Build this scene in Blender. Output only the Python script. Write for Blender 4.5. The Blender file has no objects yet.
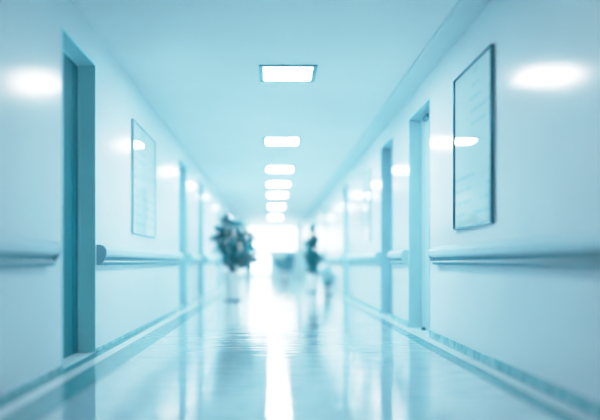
import bpy, bmesh, math, random
from mathutils import Vector, Matrix
random.seed(7)
C = bpy.context.scene.collection

# ---------------------------------------------------------------- dimensions (metres)
EYE = 0.695
XL, XR = -1.35, 1.445          # wall planes
H = EYE + 1.755                # ceiling
Y0, Y1 = -3.0, 30.0            # corridor ends
HEAD = EYE + 1.512             # door head
F = 620.0                      # focal length in pixels of a 600 px frame
WT = 0.20                      # wall thickness

# ---------------------------------------------------------------- materials
def new_mat(name):
    m = bpy.data.materials.new(name); m.use_nodes = True
    nt = m.node_tree
    return m, nt, nt.nodes['Principled BSDF']

def noise(nt, scale, vec=(1, 1, 1), detail=4, rough=.5):
    tc = nt.nodes.new('ShaderNodeTexCoord'); mp = nt.nodes.new('ShaderNodeMapping')
    mp.inputs['Scale'].default_value = vec
    nz = nt.nodes.new('ShaderNodeTexNoise')
    nz.inputs['Scale'].default_value = scale; nz.inputs['Detail'].default_value = detail
    nz.inputs['Roughness'].default_value = rough
    nt.links.new(tc.outputs['Object'], mp.inputs['Vector'])
    nt.links.new(mp.outputs['Vector'], nz.inputs['Vector'])
    return nz

def ramp(nt, src, c0, c1, p0=.35, p1=.65):
    r = nt.nodes.new('ShaderNodeValToRGB')
    r.color_ramp.elements[0].position = p0; r.color_ramp.elements[1].position = p1
    r.color_ramp.elements[0].color = (*c0, 1); r.color_ramp.elements[1].color = (*c1, 1)
    nt.links.new(src, r.inputs['Fac'])
    return r

def simple(name, col, rough=.5, var=.06, scale=3, vec=(1, 1, 1), coat=0, coat_r=.1, metallic=0, bump=0, tilt=None, spec=.5):
    m, nt, b = new_mat(name)
    nz = noise(nt, scale, vec)
    r = ramp(nt, nz.outputs['Fac'], [c*(1-var) for c in col], [min(1, c*(1+var)) for c in col])
    nt.links.new(r.outputs['Color'], b.inputs['Base Color'])
    b.inputs['Roughness'].default_value = rough; b.inputs['Metallic'].default_value = metallic
    b.inputs['Specular IOR Level'].default_value = spec
    b.inputs['Coat Weight'].default_value = coat; b.inputs['Coat Roughness'].default_value = coat_r
    if bump:
        bp = nt.nodes.new('ShaderNodeBump'); bp.inputs['Strength'].default_value = bump
        bp.inputs['Distance'].default_value = .01
        nt.links.new(nz.outputs['Fac'], bp.inputs['Height']); nt.links.new(bp.outputs['Normal'], b.inputs['Normal'])
    if tilt:                                                   # coat normal leaned to shift the lamp reflections along the wall
        g = nt.nodes.new('ShaderNodeNewGeometry')
        a = nt.nodes.new('ShaderNodeVectorMath'); a.operation = 'ADD'; a.inputs[1].default_value = tilt
        n = nt.nodes.new('ShaderNodeVectorMath'); n.operation = 'NORMALIZE'
        nt.links.new(g.outputs['Normal'], a.inputs[0]); nt.links.new(a.outputs[0], n.inputs[0])
        nt.links.new(n.outputs[0], b.inputs['Coat Normal'])
    return m

TILT = (0, -math.tan(math.radians(6.8)), 0)
M = {}
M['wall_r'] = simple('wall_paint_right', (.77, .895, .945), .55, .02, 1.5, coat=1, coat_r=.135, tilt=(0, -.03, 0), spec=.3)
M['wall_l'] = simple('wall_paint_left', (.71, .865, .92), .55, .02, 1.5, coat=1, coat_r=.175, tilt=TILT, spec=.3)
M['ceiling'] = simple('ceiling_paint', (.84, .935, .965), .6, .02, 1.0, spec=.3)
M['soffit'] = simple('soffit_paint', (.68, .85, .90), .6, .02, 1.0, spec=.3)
M['rail'] = simple('rail_vinyl', (.50, .755, .84), .35, .02, 4)
M['rail_lip'] = simple('rail_lip_vinyl', (.78, .93, .96), .25, .02, 4)
M['rail_cap'] = simple('rail_cap_vinyl', (.40, .70, .79), .35, .03, 4)
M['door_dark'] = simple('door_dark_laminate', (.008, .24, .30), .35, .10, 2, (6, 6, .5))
M['jamb_dark'] = simple('jamb_dark_paint', (.46, .90, .97), .4, .04, 2)
M['jamb_mid'] = simple('jamb_mid_paint', (.40, .68, .77), .4, .04, 2)
M['door_light'] = simple('door_light_laminate', (.55, .80, .87), .3, .05, 2, (6, 6, .5))
M['light_frame'] = simple('luminaire_trim', (.14, .50, .60), .35, .04, 6)
M['frame_metal'] = simple('frame_metal', (.04, .27, .34), .25, .10, 6, metallic=.6)
M['strip_sheen'] = simple('stone_strip_painted_sheen', (.74, .88, .93), .22, .05, 8)  # grazing reflection of the bright wall put into the pale base colour
M['strip_dark'] = simple('floor_strip_grey_stone', (.10, .38, .43), .16, .12, 14)
M['pot'] = simple('pot_white_glaze', (.93, .97, .98), .3, .03, 5)
M['pot_base'] = simple('pot_saucer', (.02, .25, .31), .4, .05, 5)
M['soil'] = simple('soil', (.02, .12, .15), .9, .3, 30)
M['bark'] = simple('bark', (.03, .20, .24), .8, .2, 20)
M['leaf'] = simple('leaf', (.02, .31, .37), .6, .35, 6, spec=.15)
M['leaf2'] = simple('leaf_pale', (.06, .46, .54), .6, .35, 6, spec=.15)
M['window_frame'] = simple('window_frame_paint', (.7, .88, .93), .4, .03, 5)
M['rubber'] = simple('rubber', (.01, .10, .13), .6, .1, 10)

# marble skirting
m, nt, b = new_mat('skirting_marble')
nz = noise(nt, 14, (1, 1, .6), 8, .65)
r = ramp(nt, nz.outputs['Fac'], (.10, .42, .47), (.34, .68, .74), .38, .66)
nt.links.new(r.outputs['Color'], b.inputs['Base Color']); b.inputs['Roughness'].default_value = .2
M['marble'] = m
M['sill'] = simple('sill_stone', (.50, .74, .80), .5, .08, 12)
M['jamb_light'] = simple('jamb_light_paint', (.44, .74, .82), .4, .04, 2)
M['rail_shade'] = simple('rail_painted_shade', (.06, .40, .48), .5, .05, 6)  # dark colour painted in for shade in the groove and under the lip

# polished floor
m, nt, b = new_mat('floor_polished_terrazzo')
nz = noise(nt, 9, (.5, 3, 1), 8, .72)
r = ramp(nt, nz.outputs['Fac'], (.34, .61, .70), (.62, .81, .87), .36, .66)
nt.links.new(r.outputs['Color'], b.inputs['Base Color'])
b.inputs['Roughness'].default_value = .05
b.inputs['Specular IOR Level'].default_value = .6
b.inputs['Coat Weight'].default_value = .6; b.inputs['Coat Roughness'].default_value = .02
n2 = noise(nt, 5, (.22, 2.6, 1), 2.5, .5)
bp = nt.nodes.new('ShaderNodeBump'); bp.inputs['Strength'].default_value = .30; bp.inputs['Distance'].default_value = .012
nt.links.new(n2.outputs['Fac'], bp.inputs['Height'])
nt.links.new(bp.outputs['Normal'], b.inputs['Normal']); nt.links.new(bp.outputs['Normal'], b.inputs['Coat Normal'])
M['floor'] = m

def emit(name, col, s):
    m, nt, b = new_mat(name)
    nz = noise(nt, 3)
    r = ramp(nt, nz.outputs['Fac'], [c*.98 for c in col], col)
    nt.links.new(r.outputs['Color'], b.inputs['Emission Color'])
    nt.links.new(r.outputs['Color'], b.inputs['Base Color'])
    b.inputs['Emission Strength'].default_value = s
    return m
M['diffuser'] = emit('luminaire_diffuser', (.90, .95, 1), 30)

def glass(name, tilt=None, op=.18):
    m = bpy.data.materials.new(name); m.use_nodes = True; nt = m.node_tree
    nt.nodes.clear()
    o = nt.nodes.new('ShaderNodeOutputMaterial'); mx = nt.nodes.new('ShaderNodeMixShader')
    t = nt.nodes.new('ShaderNodeBsdfTransparent'); t.inputs['Color'].default_value = (.93, .985, .99, 1)
    g = nt.nodes.new('ShaderNodeBsdfGlossy'); g.inputs['Roughness'].default_value = .02
    ge0 = nt.nodes.new('ShaderNodeNewGeometry'); dp = nt.nodes.new('ShaderNodeVectorMath'); dp.operation = 'DOT_PRODUCT'
    nt.links.new(ge0.outputs['Normal'], dp.inputs[0]); nt.links.new(ge0.outputs['Incoming'], dp.inputs[1])
    def mt(op, a, b_):
        n_ = nt.nodes.new('ShaderNodeMath'); n_.operation = op
        for i_, v_ in enumerate((a, b_)):
            if isinstance(v_, (int, float)): n_.inputs[i_].default_value = v_
            else: nt.links.new(v_, n_.inputs[i_])
        return n_
    ab = mt('ABSOLUTE', dp.outputs['Value'], 0); om = mt('SUBTRACT', 1.0, ab.outputs[0]); pw = mt('POWER', om.outputs[0], 5.0)
    ml = mt('MULTIPLY', pw.outputs[0], .95); f = mt('ADD', ml.outputs[0], .045)
    nt.links.new(f.outputs[0], mx.inputs[0]); nt.links.new(t.outputs[0], mx.inputs[1]); nt.links.new(g.outputs[0], mx.inputs[2])
    nt.links.new(mx.outputs[0], o.inputs['Surface'])
    if tilt:  # glossy normal leaned as well, moving the reflections in the glass
        ge = nt.nodes.new('ShaderNodeNewGeometry')
        a = nt.nodes.new('ShaderNodeVectorMath'); a.operation = 'ADD'; a.inputs[1].default_value = tilt
        n = nt.nodes.new('ShaderNodeVectorMath'); n.operation = 'NORMALIZE'
        nt.links.new(ge.outputs['Normal'], a.inputs[0]); nt.links.new(a.outputs[0], n.inputs[0])
        nt.links.new(n.outputs[0], g.inputs['Normal'])
    return m
M['frame_pale'] = simple('frame_pale_paint', (.50, .76, .84), .3, .04, 6)
M['glass'] = glass('clear_glass'); M['glass_l'] = glass('clear_glass_left', TILT)

# printed sheet behind the glass: pale ground with faint lines of small print
m, nt, b = new_mat('printed_sheet')
tc = nt.nodes.new('ShaderNodeTexCoord'); sp = nt.nodes.new('ShaderNodeSeparateXYZ')
nt.links.new(tc.outputs['Object'], sp.inputs[0])
def math_(op, a, bb):
    n = nt.nodes.new('ShaderNodeMath'); n.operation = op
    for i, v in enumerate((a, bb)):
        if isinstance(v, (int, float)): n.inputs[i].default_value = v
        else: nt.links.new(v, n.inputs[i])
    return n.outputs[0]
fr = math_('FRACT', math_('MULTIPLY', sp.outputs['Z'], 11.0), 0)
line = math_('LESS_THAN', fr, .30)
wn = noise(nt, 22, (1, 1, .3), 2, .6); ltr = math_('GREATER_THAN', wn.outputs['Fac'], .42)
wn2 = noise(nt, 2.5, (1, 1, 1), 1, .5); blk = math_('GREATER_THAN', wn2.outputs['Fac'], .47)
fac = math_('MULTIPLY', math_('MULTIPLY', line, ltr), blk)
mx = nt.nodes.new('ShaderNodeMix'); mx.data_type = 'RGBA'
mx.inputs[6].default_value = (.72, .90, .94, 1); mx.inputs[7].default_value = (.5, .78, .86, 1)
nt.links.new(fac, mx.inputs[0]); nt.links.new(mx.outputs[2], b.inputs['Base Color'])
b.inputs['Roughness'].default_value = .6
M['sheet'] = m

# ---------------------------------------------------------------- mesh helpers
def box(bm, x0, x1, y0, y1, z0, z1, bev=0):
    bmt = bmesh.new()
    bmesh.ops.create_cube(bmt, size=1)
    for v in bmt.verts:
        v.co = Vector(((x0+x1)/2 + v.co.x*(x1-x0), (y0+y1)/2 + v.co.y*(y1-y0), (z0+z1)/2 + v.co.z*(z1-z0)))
    if bev: bmesh.ops.bevel(bmt, geom=bmt.edges[:], offset=bev, segments=2, affect='EDGES', profile=.5)
    t = bpy.data.meshes.new('t'); bmt.to_mesh(t); bmt.free(); bm.from_mesh(t); bpy.data.meshes.remove(t)

def sweep_y(bm, prof, y0, y1):
    a = [bm.verts.new((x, y0, z)) for x, z in prof]; c = [bm.verts.new((x, y1, z)) for x, z in prof]
    n = len(prof)
    for i in range(n): bm.faces.new((a[i], a[(i+1) % n], c[(i+1) % n], c[i]))
    bm.faces.new(a[::-1]); bm.faces.new(c)
    bmesh.ops.recalc_face_normals(bm, faces=bm.faces[:])

def lathe(bm, prof, seg=32, c=(0, 0)):
    rings = []
    for r_, z in prof:
        rings.append([bm.verts.new((c[0]+r_*math.cos(2*math.pi*k/seg), c[1]+r_*math.sin(2*math.pi*k/seg), z)) for k in range(seg)])
    for a, b_ in zip(rings, rings[1:]):
        for k in range(seg): bm.faces.new((a[k], a[(k+1) % seg], b_[(k+1) % seg], b_[k]))
    bm.faces.new(rings[0][::-1]); bm.faces.new(rings[-1])
    bmesh.ops.recalc_face_normals(bm, faces=bm.faces[:])

def tube(bm, pts, rad, seg=8):
    rings = []
    for i, p in enumerate(pts):
        d = (pts[min(i+1, len(pts)-1)] - pts[max(i-1, 0)]).normalized()
        u = d.cross(Vector((0, 1, .01))).normalized(); v = d.cross(u).normalized()
        r_ = rad[i] if isinstance(rad, (list, tuple)) else rad
        rings.append([bm.verts.new(p + u*r_*math.cos(2*math.pi*k/seg) + v*r_*math.sin(2*math.pi*k/seg)) for k in range(seg)])
    for a, b_ in zip(rings, rings[1:]):
        for k in range(seg): bm.faces.new((a[k], a[(k+1) % seg], b_[(k+1) % seg], b_[k]))
    bm.faces.new(rings[0][::-1]); bm.faces.new(rings[-1])
    bmesh.ops.recalc_face_normals(bm, faces=bm.faces[:])

def obj(name, bm, mat, parent=None, smooth=False):
    me = bpy.data.meshes.new(name); bm.to_mesh(me); bm.free()
    me.materials.append(mat)
    if smooth:
        for p in me.polygons: p.use_smooth = True
    o = bpy.data.objects.new(name, me); C.objects.link(o)
    if parent: o.parent = parent
    return o

def tag(o, label, cat, group=None, kind=None):
    o['label'] = label; o['category'] = cat
    if group: o['group'] = group
    if kind: o['kind'] = kind
    return o

def empty(name, loc):
    o = bpy.data.objects.new(name, None); C.objects.link(o); o.location = loc; o.empty_display_size = .1
    return o

def mk(*boxes, bev=0):
    bm = bmesh.new()
    for a in boxes: box(bm, *a, bev)
    return bm

# ---------------------------------------------------------------- doors (openings along each wall)
L_DOORS = [(3.98, 4.74), (8.98, 9.80), (11.35, 12.15), (15.6, 16.4), (20.5, 21.3)]
R_DOORS = [(5.67, 6.54), (7.41, 8.22), (11.75, 12.55), (16.2, 17.0), (21.0, 21.8)]

def wall_segments(d, side, doors):
    bm = bmesh.new()
    xa, xb = (d, d+WT) if side > 0 else (d-WT, d)
    y = Y0 - .2
    for a, b_ in doors:
        box(bm, xa, xb, y, a, 0, H); box(bm, xa, xb, a, b_, HEAD, H); y = b_
    box(bm, xa, xb, y, Y1+.2, 0, H)
    return bm
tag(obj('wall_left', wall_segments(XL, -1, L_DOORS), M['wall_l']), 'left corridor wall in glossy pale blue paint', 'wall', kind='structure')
tag(obj('wall_right', wall_segments(XR, 1, R_DOORS), M['wall_r']), 'right corridor wall in glossy pale blue paint', 'wall', kind='structure')
tag(obj('floor', mk((XL-WT, XR+WT, Y0-.2, Y1+.2, -.1, 0)), M['floor']), 'polished pale blue corridor floor with streaky reflections', 'floor', kind='structure')
tag(obj('ceiling', mk((XL-WT, XR+WT, Y0-.2, Y1+.2, H, H+.1)), M['ceiling']), 'flat pale blue corridor ceiling', 'ceiling', kind='structure')
tag(obj('wall_back', mk((XL, XR, Y0-.2, Y0, 0, H)), M['wall_r']), 'plain wall closing the corridor behind the viewer', 'wall', kind='structure')

# ceiling edge strip along the right wall
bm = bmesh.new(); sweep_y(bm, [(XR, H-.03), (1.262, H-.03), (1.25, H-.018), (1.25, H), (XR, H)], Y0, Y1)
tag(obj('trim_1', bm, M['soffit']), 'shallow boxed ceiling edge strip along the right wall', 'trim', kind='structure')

# floor border strips (inlaid stone, the pale pair coloured with the wall's reflection)
def strip(name, x0, x1, z, mat, label):
    tag(obj(name, mk((x0, x1, Y0, Y1, 0, z)), mat), label, 'floor border', kind='structure')
strip('trim_2', 1.352, XR, .004, M['strip_sheen'], 'stone floor strip beside the right wall with its pale reflection painted in')
strip('trim_3', 1.254, 1.352, .003, M['strip_dark'], 'dark grey-green stone floor border on the right')
strip('trim_4', -1.275, -1.20, .004, M['strip_sheen'], 'stone floor strip beside the left wall with its pale reflection painted in')
strip('trim_5', -1.20, -1.015, .003, M['strip_dark'], 'wide dark grey-green stone floor border on the left')
strip('trim_6', XL, -1.275, .0035, M['strip_dark'], 'narrow dark stone floor line at foot of left wall')

def skirting(name, d, side, doors, h, t, label):
    bm = bmesh.new(); y = Y0
    for a, b_ in list(doors) + [(Y1, Y1)]:
        xa, xb = (d-t, d) if side > 0 else (d, d+t)
        box(bm, xa, xb, y, a-.002, .004, h, .003); y = b_+.002
    tag(obj(name, bm, M['marble']), label, 'skirting', kind='structure')
skirting('baseboard_right', XR, 1, R_DOORS, .072, .012, 'veined teal marble skirting along the right wall')
skirting('baseboard_left', XL, -1, L_DOORS, .034, .012, 'low teal marble skirting along the left wall')

words = ['nearest', 'second nearest', 'third nearest', 'fourth nearest', 'farthest']
n = 0
for side, d, doors in ((-1, XL, L_DOORS), (1, XR, R_DOORS)):
    for i, (a, b_) in enumerate(doors):
        n += 1
        dark = side < 0; s_first = side > 0 and i == 0
        jm = M['jamb_dark'] if dark and i == 0 else (M['jamb_light'] if s_first else M['jamb_mid'])
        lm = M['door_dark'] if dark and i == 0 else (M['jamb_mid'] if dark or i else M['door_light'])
        s = side; J = .018
        def X(u, v): return (d+u, d+v) if s > 0 else (d-v, d-u)
        bm = bmesh.new()
        x0, x1 = X(-.004, .19)
        box(bm, x0, x1, a, a+J, 0, HEAD); box(bm, x0, x1, b_-J, b_, 0, HEAD); box(bm, x0, x1, a+J, b_-J, HEAD-J, HEAD)
        # stop bead in front of the leaf
        x0, x1 = X(.112, .128)
        box(bm, x0, x1, a+J, a+J+.012, .006, HEAD-J); box(bm, x0, x1, b_-J-.012, b_-J, .006, HEAD-J)
        box(bm, x0, x1, a+J+.012, b_-J-.012, HEAD-J-.012, HEAD-J)
        fr_ = tag(obj('door_%d' % n, bm, jm),
                  '%s doorway recess in the %s wall, %s' % (words[i], 'left' if s < 0 else 'right', 'deep dark teal frame' if dark and i == 0 else 'blue painted frame'),
                  'door', kind='structure')
        x0, x1 = X(.130, .172)
        bm = mk((x0, x1, a+J+.003, b_-J-.003, .006, HEAD-J-.003), bev=.003)
        # raised stiles down both edges of the leaf
        x0, x1 = X(.124, .131)
        box(bm, x0, x1, b_-J-.12, b_-J-.02, .02, HEAD-.05, .002); box(bm, x0, x1, a+J+.02, a+J+.12, .02, HEAD-.05, .002)
        lf = obj('door_leaf', bm, lm, fr_)
        x0, x1 = X(.0, .19)
        obj('sill', mk((x0, x1, a+J, b_-J, 0, .006)), M['sill'], fr_)
        if s > 0 and i == 0:
            x0, x1 = X(.085, .124)
            c = obj('door_closer', mk((x0, x1, 6.12, 6.30, HEAD-.085, HEAD-.045), bev=.006), M['frame_metal'], fr_)
            bm = bmesh.new(); lathe(bm, [(.016, 0), (.022, .004), (.022, .022), (.014, .034)], 20, (XR+.09, 6.28))
            ds = obj('door_stop', bm, M['rubber'], None, True)
            tag(ds, 'small dark rubber door stop on the sill of the nearest right doorway', 'door stop')

# ---------------------------------------------------------------- handrails
PROF = [(0, .134), (.030, .134), (.040, .130), (.070, .106), (.075, .098), (.075, .058), (.068, .046), (.035, .040), (.0, .040)]
LIP = [(0, .012), (.048, .011), (.056, .007), (.056, .000), (.048, -.004), (0, -.004)]
def rail(d, side, y0, y1, label):
    e = empty('handrail', (d, (y0+y1)/2, EYE))
    L = (y1-y0)/2
    def P(pr): return [(-side*u, v) for u, v in pr]
    bm = bmesh.new(); sweep_y(bm, P(PROF), -L+.012, L-.012); obj('rail', bm, M['rail'], e)
    bm = bmesh.new(); sweep_y(bm, P(LIP), -L+.012, L-.012); obj('lower_lip', bm, M['rail_lip'], e)
    bm = bmesh.new(); sweep_y(bm, P([(0, .040), (.034, .040), (.034, .012), (0, .012)]), -L+.012, L-.012); obj('painted_groove_shade', bm, M['rail_shade'], e)  # groove filled with a band of painted shade
    bm = bmesh.new(); sweep_y(bm, P([(0, -.004), (.046, -.004), (.040, -.022), (0, -.026)]), -L+.012, L-.012); obj('painted_lip_shade', bm, M['rail_shade'], e)  # dark band painting the shaded underside of the lip
    for q in (-1, 1):
        bm = bmesh.new()
        full = [(0, .134), (.036, .132), (.060, .120), (.075, .096), (.079, .060), (.069, .030), (.055, .010), (.054, -.002), (.042, -.016), (.018, -.024), (0, -.024)]
        sweep_y(bm, P(full), *( (-L, -L+.012) if q < 0 else (L-.012, L)))
        obj('end_cap', bm, M['rail_cap'] if side < 0 else M['rail'], e)
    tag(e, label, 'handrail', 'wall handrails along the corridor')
def rails(d, side, doors, labs):
    y = Y0+.1
    for (a, b_), lb in zip(list(doors)+[(Y1-.1, 0)], labs):
        rail(d, side, y, a-(.24 if y < 0 else .05), lb); y = b_+.03
rails(XR, 1, R_DOORS, ['long pale blue wall handrail under the sharp framed notice', 'short handrail between the two nearest right doorways',
      'handrail on right wall beyond the second right doorway', 'blurred handrail on right wall past third doorway', 'faint handrail on right wall past fourth doorway', 'farthest handrail on right wall by end window'])
rails(XL, -1, L_DOORS, ['handrail at left edge ending at the dark teal doorway', 'pale handrail with dark end cap just beyond the dark left doorway',
      'handrail between second and third left doorways', 'blurred handrail on left wall behind the big plant', 'faint handrail on left wall past fourth doorway', 'farthest handrail on left wall by end window'])

# ---------------------------------------------------------------- framed notices
def notice(d, side, y0, y1, z0, z1, label, gl, fm='frame_metal'):
    e = empty('framed_notice', (d, (y0+y1)/2, z0))
    L = (y1-y0)/2; h = z1-z0; s = side; w = .012
    def X(u, v): return (-v, -u) if s > 0 else (u, v)
    x0, x1 = X(.001, .026)
    obj('picture_frame', mk((x0, x1, -L, L, 0, w), (x0, x1, -L, L, h-w, h), (x0, x1, -L, -L+w, w, h-w), (x0, x1, L-w, L, w, h-w), bev=.003), M[fm], e)
    x0, x1 = X(.002, .010)
    obj('printed_sheet', mk((x0, x1, -L+w, L-w, w, h-w)), M['sheet'], e)
    bm = bmesh.new(); xx = X(.018, .018)[0]
    vs = [bm.verts.new((xx, y, z)) for y, z in ((-L+w, w), (L-w, w), (L-w, h-w), (-L+w, h-w))]
    f = bm.faces.new(vs if s < 0 else vs[::-1])
    f.normal_update()
    obj('glass', bm, gl, e)
    tag(e, label, 'picture')
notice(XR, 1, 4.03, 4.87, EYE+.25, EYE+1.42, 'sharp tall notice in thin dark frame, on right wall above the handrail', M['glass'])
notice(XL, -1, 5.95, 7.10, EYE+.28, EYE+1.38, 'blurred framed notice on left wall between first and second doorways', M['glass_l'], 'frame_pale')
notice(XR, 1, 9.05, 9.75, EYE+.30, EYE+1.36, 'blurred narrow framed notice on right wall past the second doorway', M['glass'], 'frame_pale')

# ---------------------------------------------------------------- ceiling lights
def ceiling_light():
    e = empty('ceiling_light', (0, 0, H))
    W, D, t = .262, .245, .04
    obj('frame', mk((-W, W, -D, -D+t, -.012, 0), (-W, W, D-t, D, -.012, 0), (-W, -W+t, -D+t, D-t, -.012, 0), (W-t, W, -D+t, D-t, -.012, 0)), M['light_frame'], e)
    obj('diffuser', mk((-W+t, W-t, -D+t, D-t, -.006, -.001)), M['diffuser'], e)
    return e
LY = [5.76, 8.99, 11.7, 13.95, 16.2, 19.6, 24.2]
order = ['nearest ceiling light, the only sharp one, above the corridor', 'second ceiling light panel from the viewer', 'third ceiling light panel from the viewer',
         'fourth ceiling light panel from the viewer', 'fifth ceiling light panel from the viewer', 'sixth ceiling light panel from the viewer', 'farthest ceiling light panel before the end window']
proto = ceiling_light()
for i, y in enumerate(LY):
    if i == 0: o = proto
    else:
        o = proto.copy(); C.objects.link(o)
        for ch in proto.children:
            c = ch.copy(); C.objects.link(c); c.parent = o
    o.location = (.145, y, H)
    tag(o, order[i], 'ceiling light', 'row of ceiling light panels')

ld = bpy.data.lights.new('added_near_fill', 'AREA'); ld.shape = 'SQUARE'; ld.size = .48; ld.energy = 2.5; ld.color = (.90, .95, 1)  # unseen fill lamp, added without a fixture to brighten the near corridor
for yy in (2.45,):
    lo = bpy.data.objects.new('added_near_fill', ld); C.objects.link(lo); lo.location = (.145, yy, H-.02)

# ---------------------------------------------------------------- far end: wall with windows
def end_wall():
    bm = bmesh.new()
    ops = [(-1.15, 1.15, 1.28, 2.36), (-.95, -.12, .12, 1.12)]
    xs = sorted({XL, XR, *[o_[0] for o_ in ops], *[o_[1] for o_ in ops]}); zs = sorted({0, H, *[o_[2] for o_ in ops], *[o_[3] for o_ in ops]})
    for xa, xb in zip(xs, xs[1:]):
        for za, zb in zip(zs, zs[1:]):
            cx, cz = (xa+xb)/2, (za+zb)/2
            if any(o_[0] < cx < o_[1] and o_[2] < cz < o_[3] for o_ in ops): continue
            box(bm, xa, xb, Y1, Y1+.15, za, zb)
    tag(obj('wall_end', bm, M['wall_r']), 'far end wall of the corridor around the bright windows', 'wall', kind='structure')
    labs = ['wide glaring white window across the far end', 'low glazed panel at left of the far end']
    for k, (xa, xb, za, zb) in enumerate(ops):
        t = .04; bxs = [(xa, xb, Y1+.03, Y1+.09, za, za+t), (xa, xb, Y1+.03, Y1+.09, zb-t, zb), (xa, xa+t, Y1+.03, Y1+.09, za+t, zb-t), (xb-t, xb, Y1+.03, Y1+.09, za+t, zb-t)]
        for q in ((1, 2) if k == 0 else ()):
            mxx = xa + (xb-xa)*q/3; bxs.append((mxx-.02, mxx+.02, Y1+.03, Y1+.09, za+t, zb-t))
        w = tag(obj('window_%d' % (k+1), mk(*bxs), M['window_frame']), labs[k], 'window', kind='structure')
        bm = bmesh.new(); vs = [bm.verts.new((x, Y1+.06, z)) for x, z in ((xa+t, za+t), (xb-t, za+t), (xb-t, zb-t), (xa+t, zb-t))]
        bm.faces.new(vs); obj('pane', bm, M['glass'], w)
end_wall()

# ---------------------------------------------------------------- plants
def leaf(bm, p, d, L, W):
    d = d.normalized(); s_ = d.cross(Vector((random.uniform(-.4, .4), random.uniform(-.4, .4), 1))).normalized()
    nrm = s_.cross(d)
    prof = [(0, .05), (.25, .8), (.5, 1), (.78, .62), (1, .03)]
    prev = None
    for t, w in prof:
        c = p + d*L*t - Vector((0, 0, 1))*L*.28*t*t
        tri = (bm.verts.new(c + s_*W*w/2 + nrm*W*.12*w), bm.verts.new(c), bm.verts.new(c - s_*W*w/2 + nrm*W*.12*w))
        if prev:
            bm.faces.new((prev[0], prev[1], tri[1], tri[0])); bm.faces.new((prev[1], prev[2], tri[2], tri[1]))
        prev = tri

def plant(loc, pot_r, pot_h, blobs, nl, L, W, label, leafmat, stems=3, square=False):
    """blobs: list of (x, y, z, rx, rz) clumps of foliage, relative to loc"""
    e = empty('potted_plant', loc)
    bm = bmesh.new()
    r_ = pot_r
    lathe(bm, [(r_*.70, .012), (r_*.74, .03), (r_*.95, pot_h*.92), (r_*1.03, pot_h*.93), (r_*1.04, pot_h), (r_*.93, pot_h), (r_*.90, pot_h-.05)], 36)
    obj('pot', bm, M['pot'], e, True)
    bm = bmesh.new(); lathe(bm, [(r_*.95, 0), (r_*1.08, .008), (r_*1.1, .022), (r_*1.02, .022), (r_*.98, .012)], 36); obj('saucer', bm, M['pot_base'], e, True)
    bm = bmesh.new(); lathe(bm, [(r_*.88, pot_h-.06), (r_*.88, pot_h-.035), (r_*.3, pot_h-.028)], 24); obj('soil', bm, M['soil'], e)
    bm = bmesh.new()
    bl = bmesh.new()
    for bx_, by_, bz_, rx, rz in blobs:
        for k in range(stems):
            tgt = Vector((bx_ + random.uniform(-.5, .5)*rx, by_ + random.uniform(-.5, .5)*rx, bz_ + random.uniform(-.2, .5)*rz))
            st = Vector((random.uniform(-.3, .3)*r_, random.uniform(-.3, .3)*r_, pot_h-.04))
            mid = (st+tgt)/2 + Vector((random.uniform(-.04, .04), random.uniform(-.04, .04), .03))
            tube(bm, [st, st.lerp(mid, .5), mid, mid.lerp(tgt, .5), tgt], [.013, .012, .010, .007, .004], 7)
        k = int(nl*rx*rz*4)
        for _ in range(k):
            while True:
                u = Vector([random.uniform(-1, 1) for _ in range(3)])
                if u.length < 1 and (u.length > .35): break
            p = Vector((bx_+u.x*rx, by_+u.y*rx, bz_+u.z*rz))
            dirv = Vector((u.x+random.uniform(-.5, .5), u.y+random.uniform(-.5, .5), u.z*.5+random.uniform(-.3, .6)))
            leaf(bl, p - dirv.normalized()*L*.4, dirv, L*random.uniform(.7, 1.2), W*random.uniform(.7, 1.2))
    obj('stem', bm, M['bark'], e, True); obj('foliage', bl, leafmat, e)
    tag(e, label, 'plant', None)

def at(px, py, Y): return ((px-272)*Y/F, EYE-(py-262)*Y/F)
# big plant, left
plant((-.71, 11.3, 0), .175, .50,
      [(-.02, 0, .86, .26, .27), (.27, .05, .80, .23, .22), (-.22, 0, 1.12, .20, .24), (.02, 0, 1.28, .22, .22), (.27, -.05, 1.10, .20, .20), (-.12, .05, 1.47, .12, .12)],
      400, .20, .085, 'tall bushy plant in a round white pot beside the left wall', M['leaf'])
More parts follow.
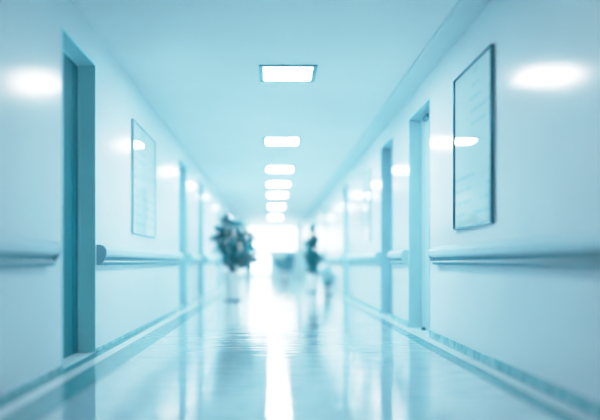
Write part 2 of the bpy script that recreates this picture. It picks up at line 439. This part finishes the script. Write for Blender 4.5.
# slender plant, right
plant((.93, 14.4, 0), .16, .42,
      [(.0, 0, .66, .20, .24), (.03, 0, 1.0, .16, .26), (.0, 0, 1.32, .13, .26), (-.10, 0, .88, .13, .16), (.12, 0, .80, .16, .18), (-.05, 0, 1.14, .13, .18), (.07, 0, 1.22, .10, .16)],
      560, .20, .07, 'tall slender plant in a white pot on the right side', M['leaf'])
plant((1.18, 13.2, 0), .12, .16,
      [(-.04, 0, .44, .16, .18), (.04, -.1, .28, .16, .14)],
      420, .17, .06, 'low spreading plant in a small pot against the right wall', M['leaf2'], 3)
# small plant in the middle distance
plant((.44, 22.0, 0), .20, .34,
      [(.05, 0, .62, .30, .24), (-.25, 0, .76, .22, .18), (.18, 0, .88, .24, .20)],
      260, .24, .09, 'small distant bushy plant in a white pot near the end window', M['leaf2'], 3)

# ---------------------------------------------------------------- world (overcast daylight outside the end windows)
w = bpy.data.worlds.new('world'); bpy.context.scene.world = w; w.use_nodes = True
bg = w.node_tree.nodes['Background']
bg.inputs['Color'].default_value = (.90, .985, 1, 1); bg.inputs['Strength'].default_value = 3.2

# ---------------------------------------------------------------- camera
cam = bpy.data.cameras.new('camera'); co = bpy.data.objects.new('camera', cam); C.objects.link(co)
co.location = (0, 0, EYE); co.rotation_euler = (math.pi/2, 0, 0)
cam.sensor_width = 36; cam.lens = 36*F/600
cam.shift_x = 28/600; cam.shift_y = 52/600
cam.clip_start = .05; cam.clip_end = 200
cam.dof.use_dof = True; cam.dof.focus_distance = 5.3; cam.dof.aperture_fstop = .36
bpy.context.scene.camera = co

vs = bpy.context.scene.view_settings
vs.view_transform = 'Standard'; vs.look = 'None'; vs.exposure = 0.0; vs.gamma = 1.0

# soft highlight roll-off, like the photograph's low-contrast grading
vs.use_curve_mapping = True
cm = vs.curve_mapping
GAIN = 2.65
cm.white_level = (4/GAIN, 4/GAIN, 4/GAIN)
cv = cm.curves[3]
pts = [(0, 0), (.30, .335), (.50, .545), (.75, .72), (1.1, .845), (1.7, .94), (2.6, 1.0), (4.0, 1.0)]
while len(cv.points) < len(pts): cv.points.new(.5, .5)
for p, (a_, b_) in zip(cv.points, pts): p.location = (a_/4, b_); p.handle_type = 'AUTO_CLAMPED'
cm.update()
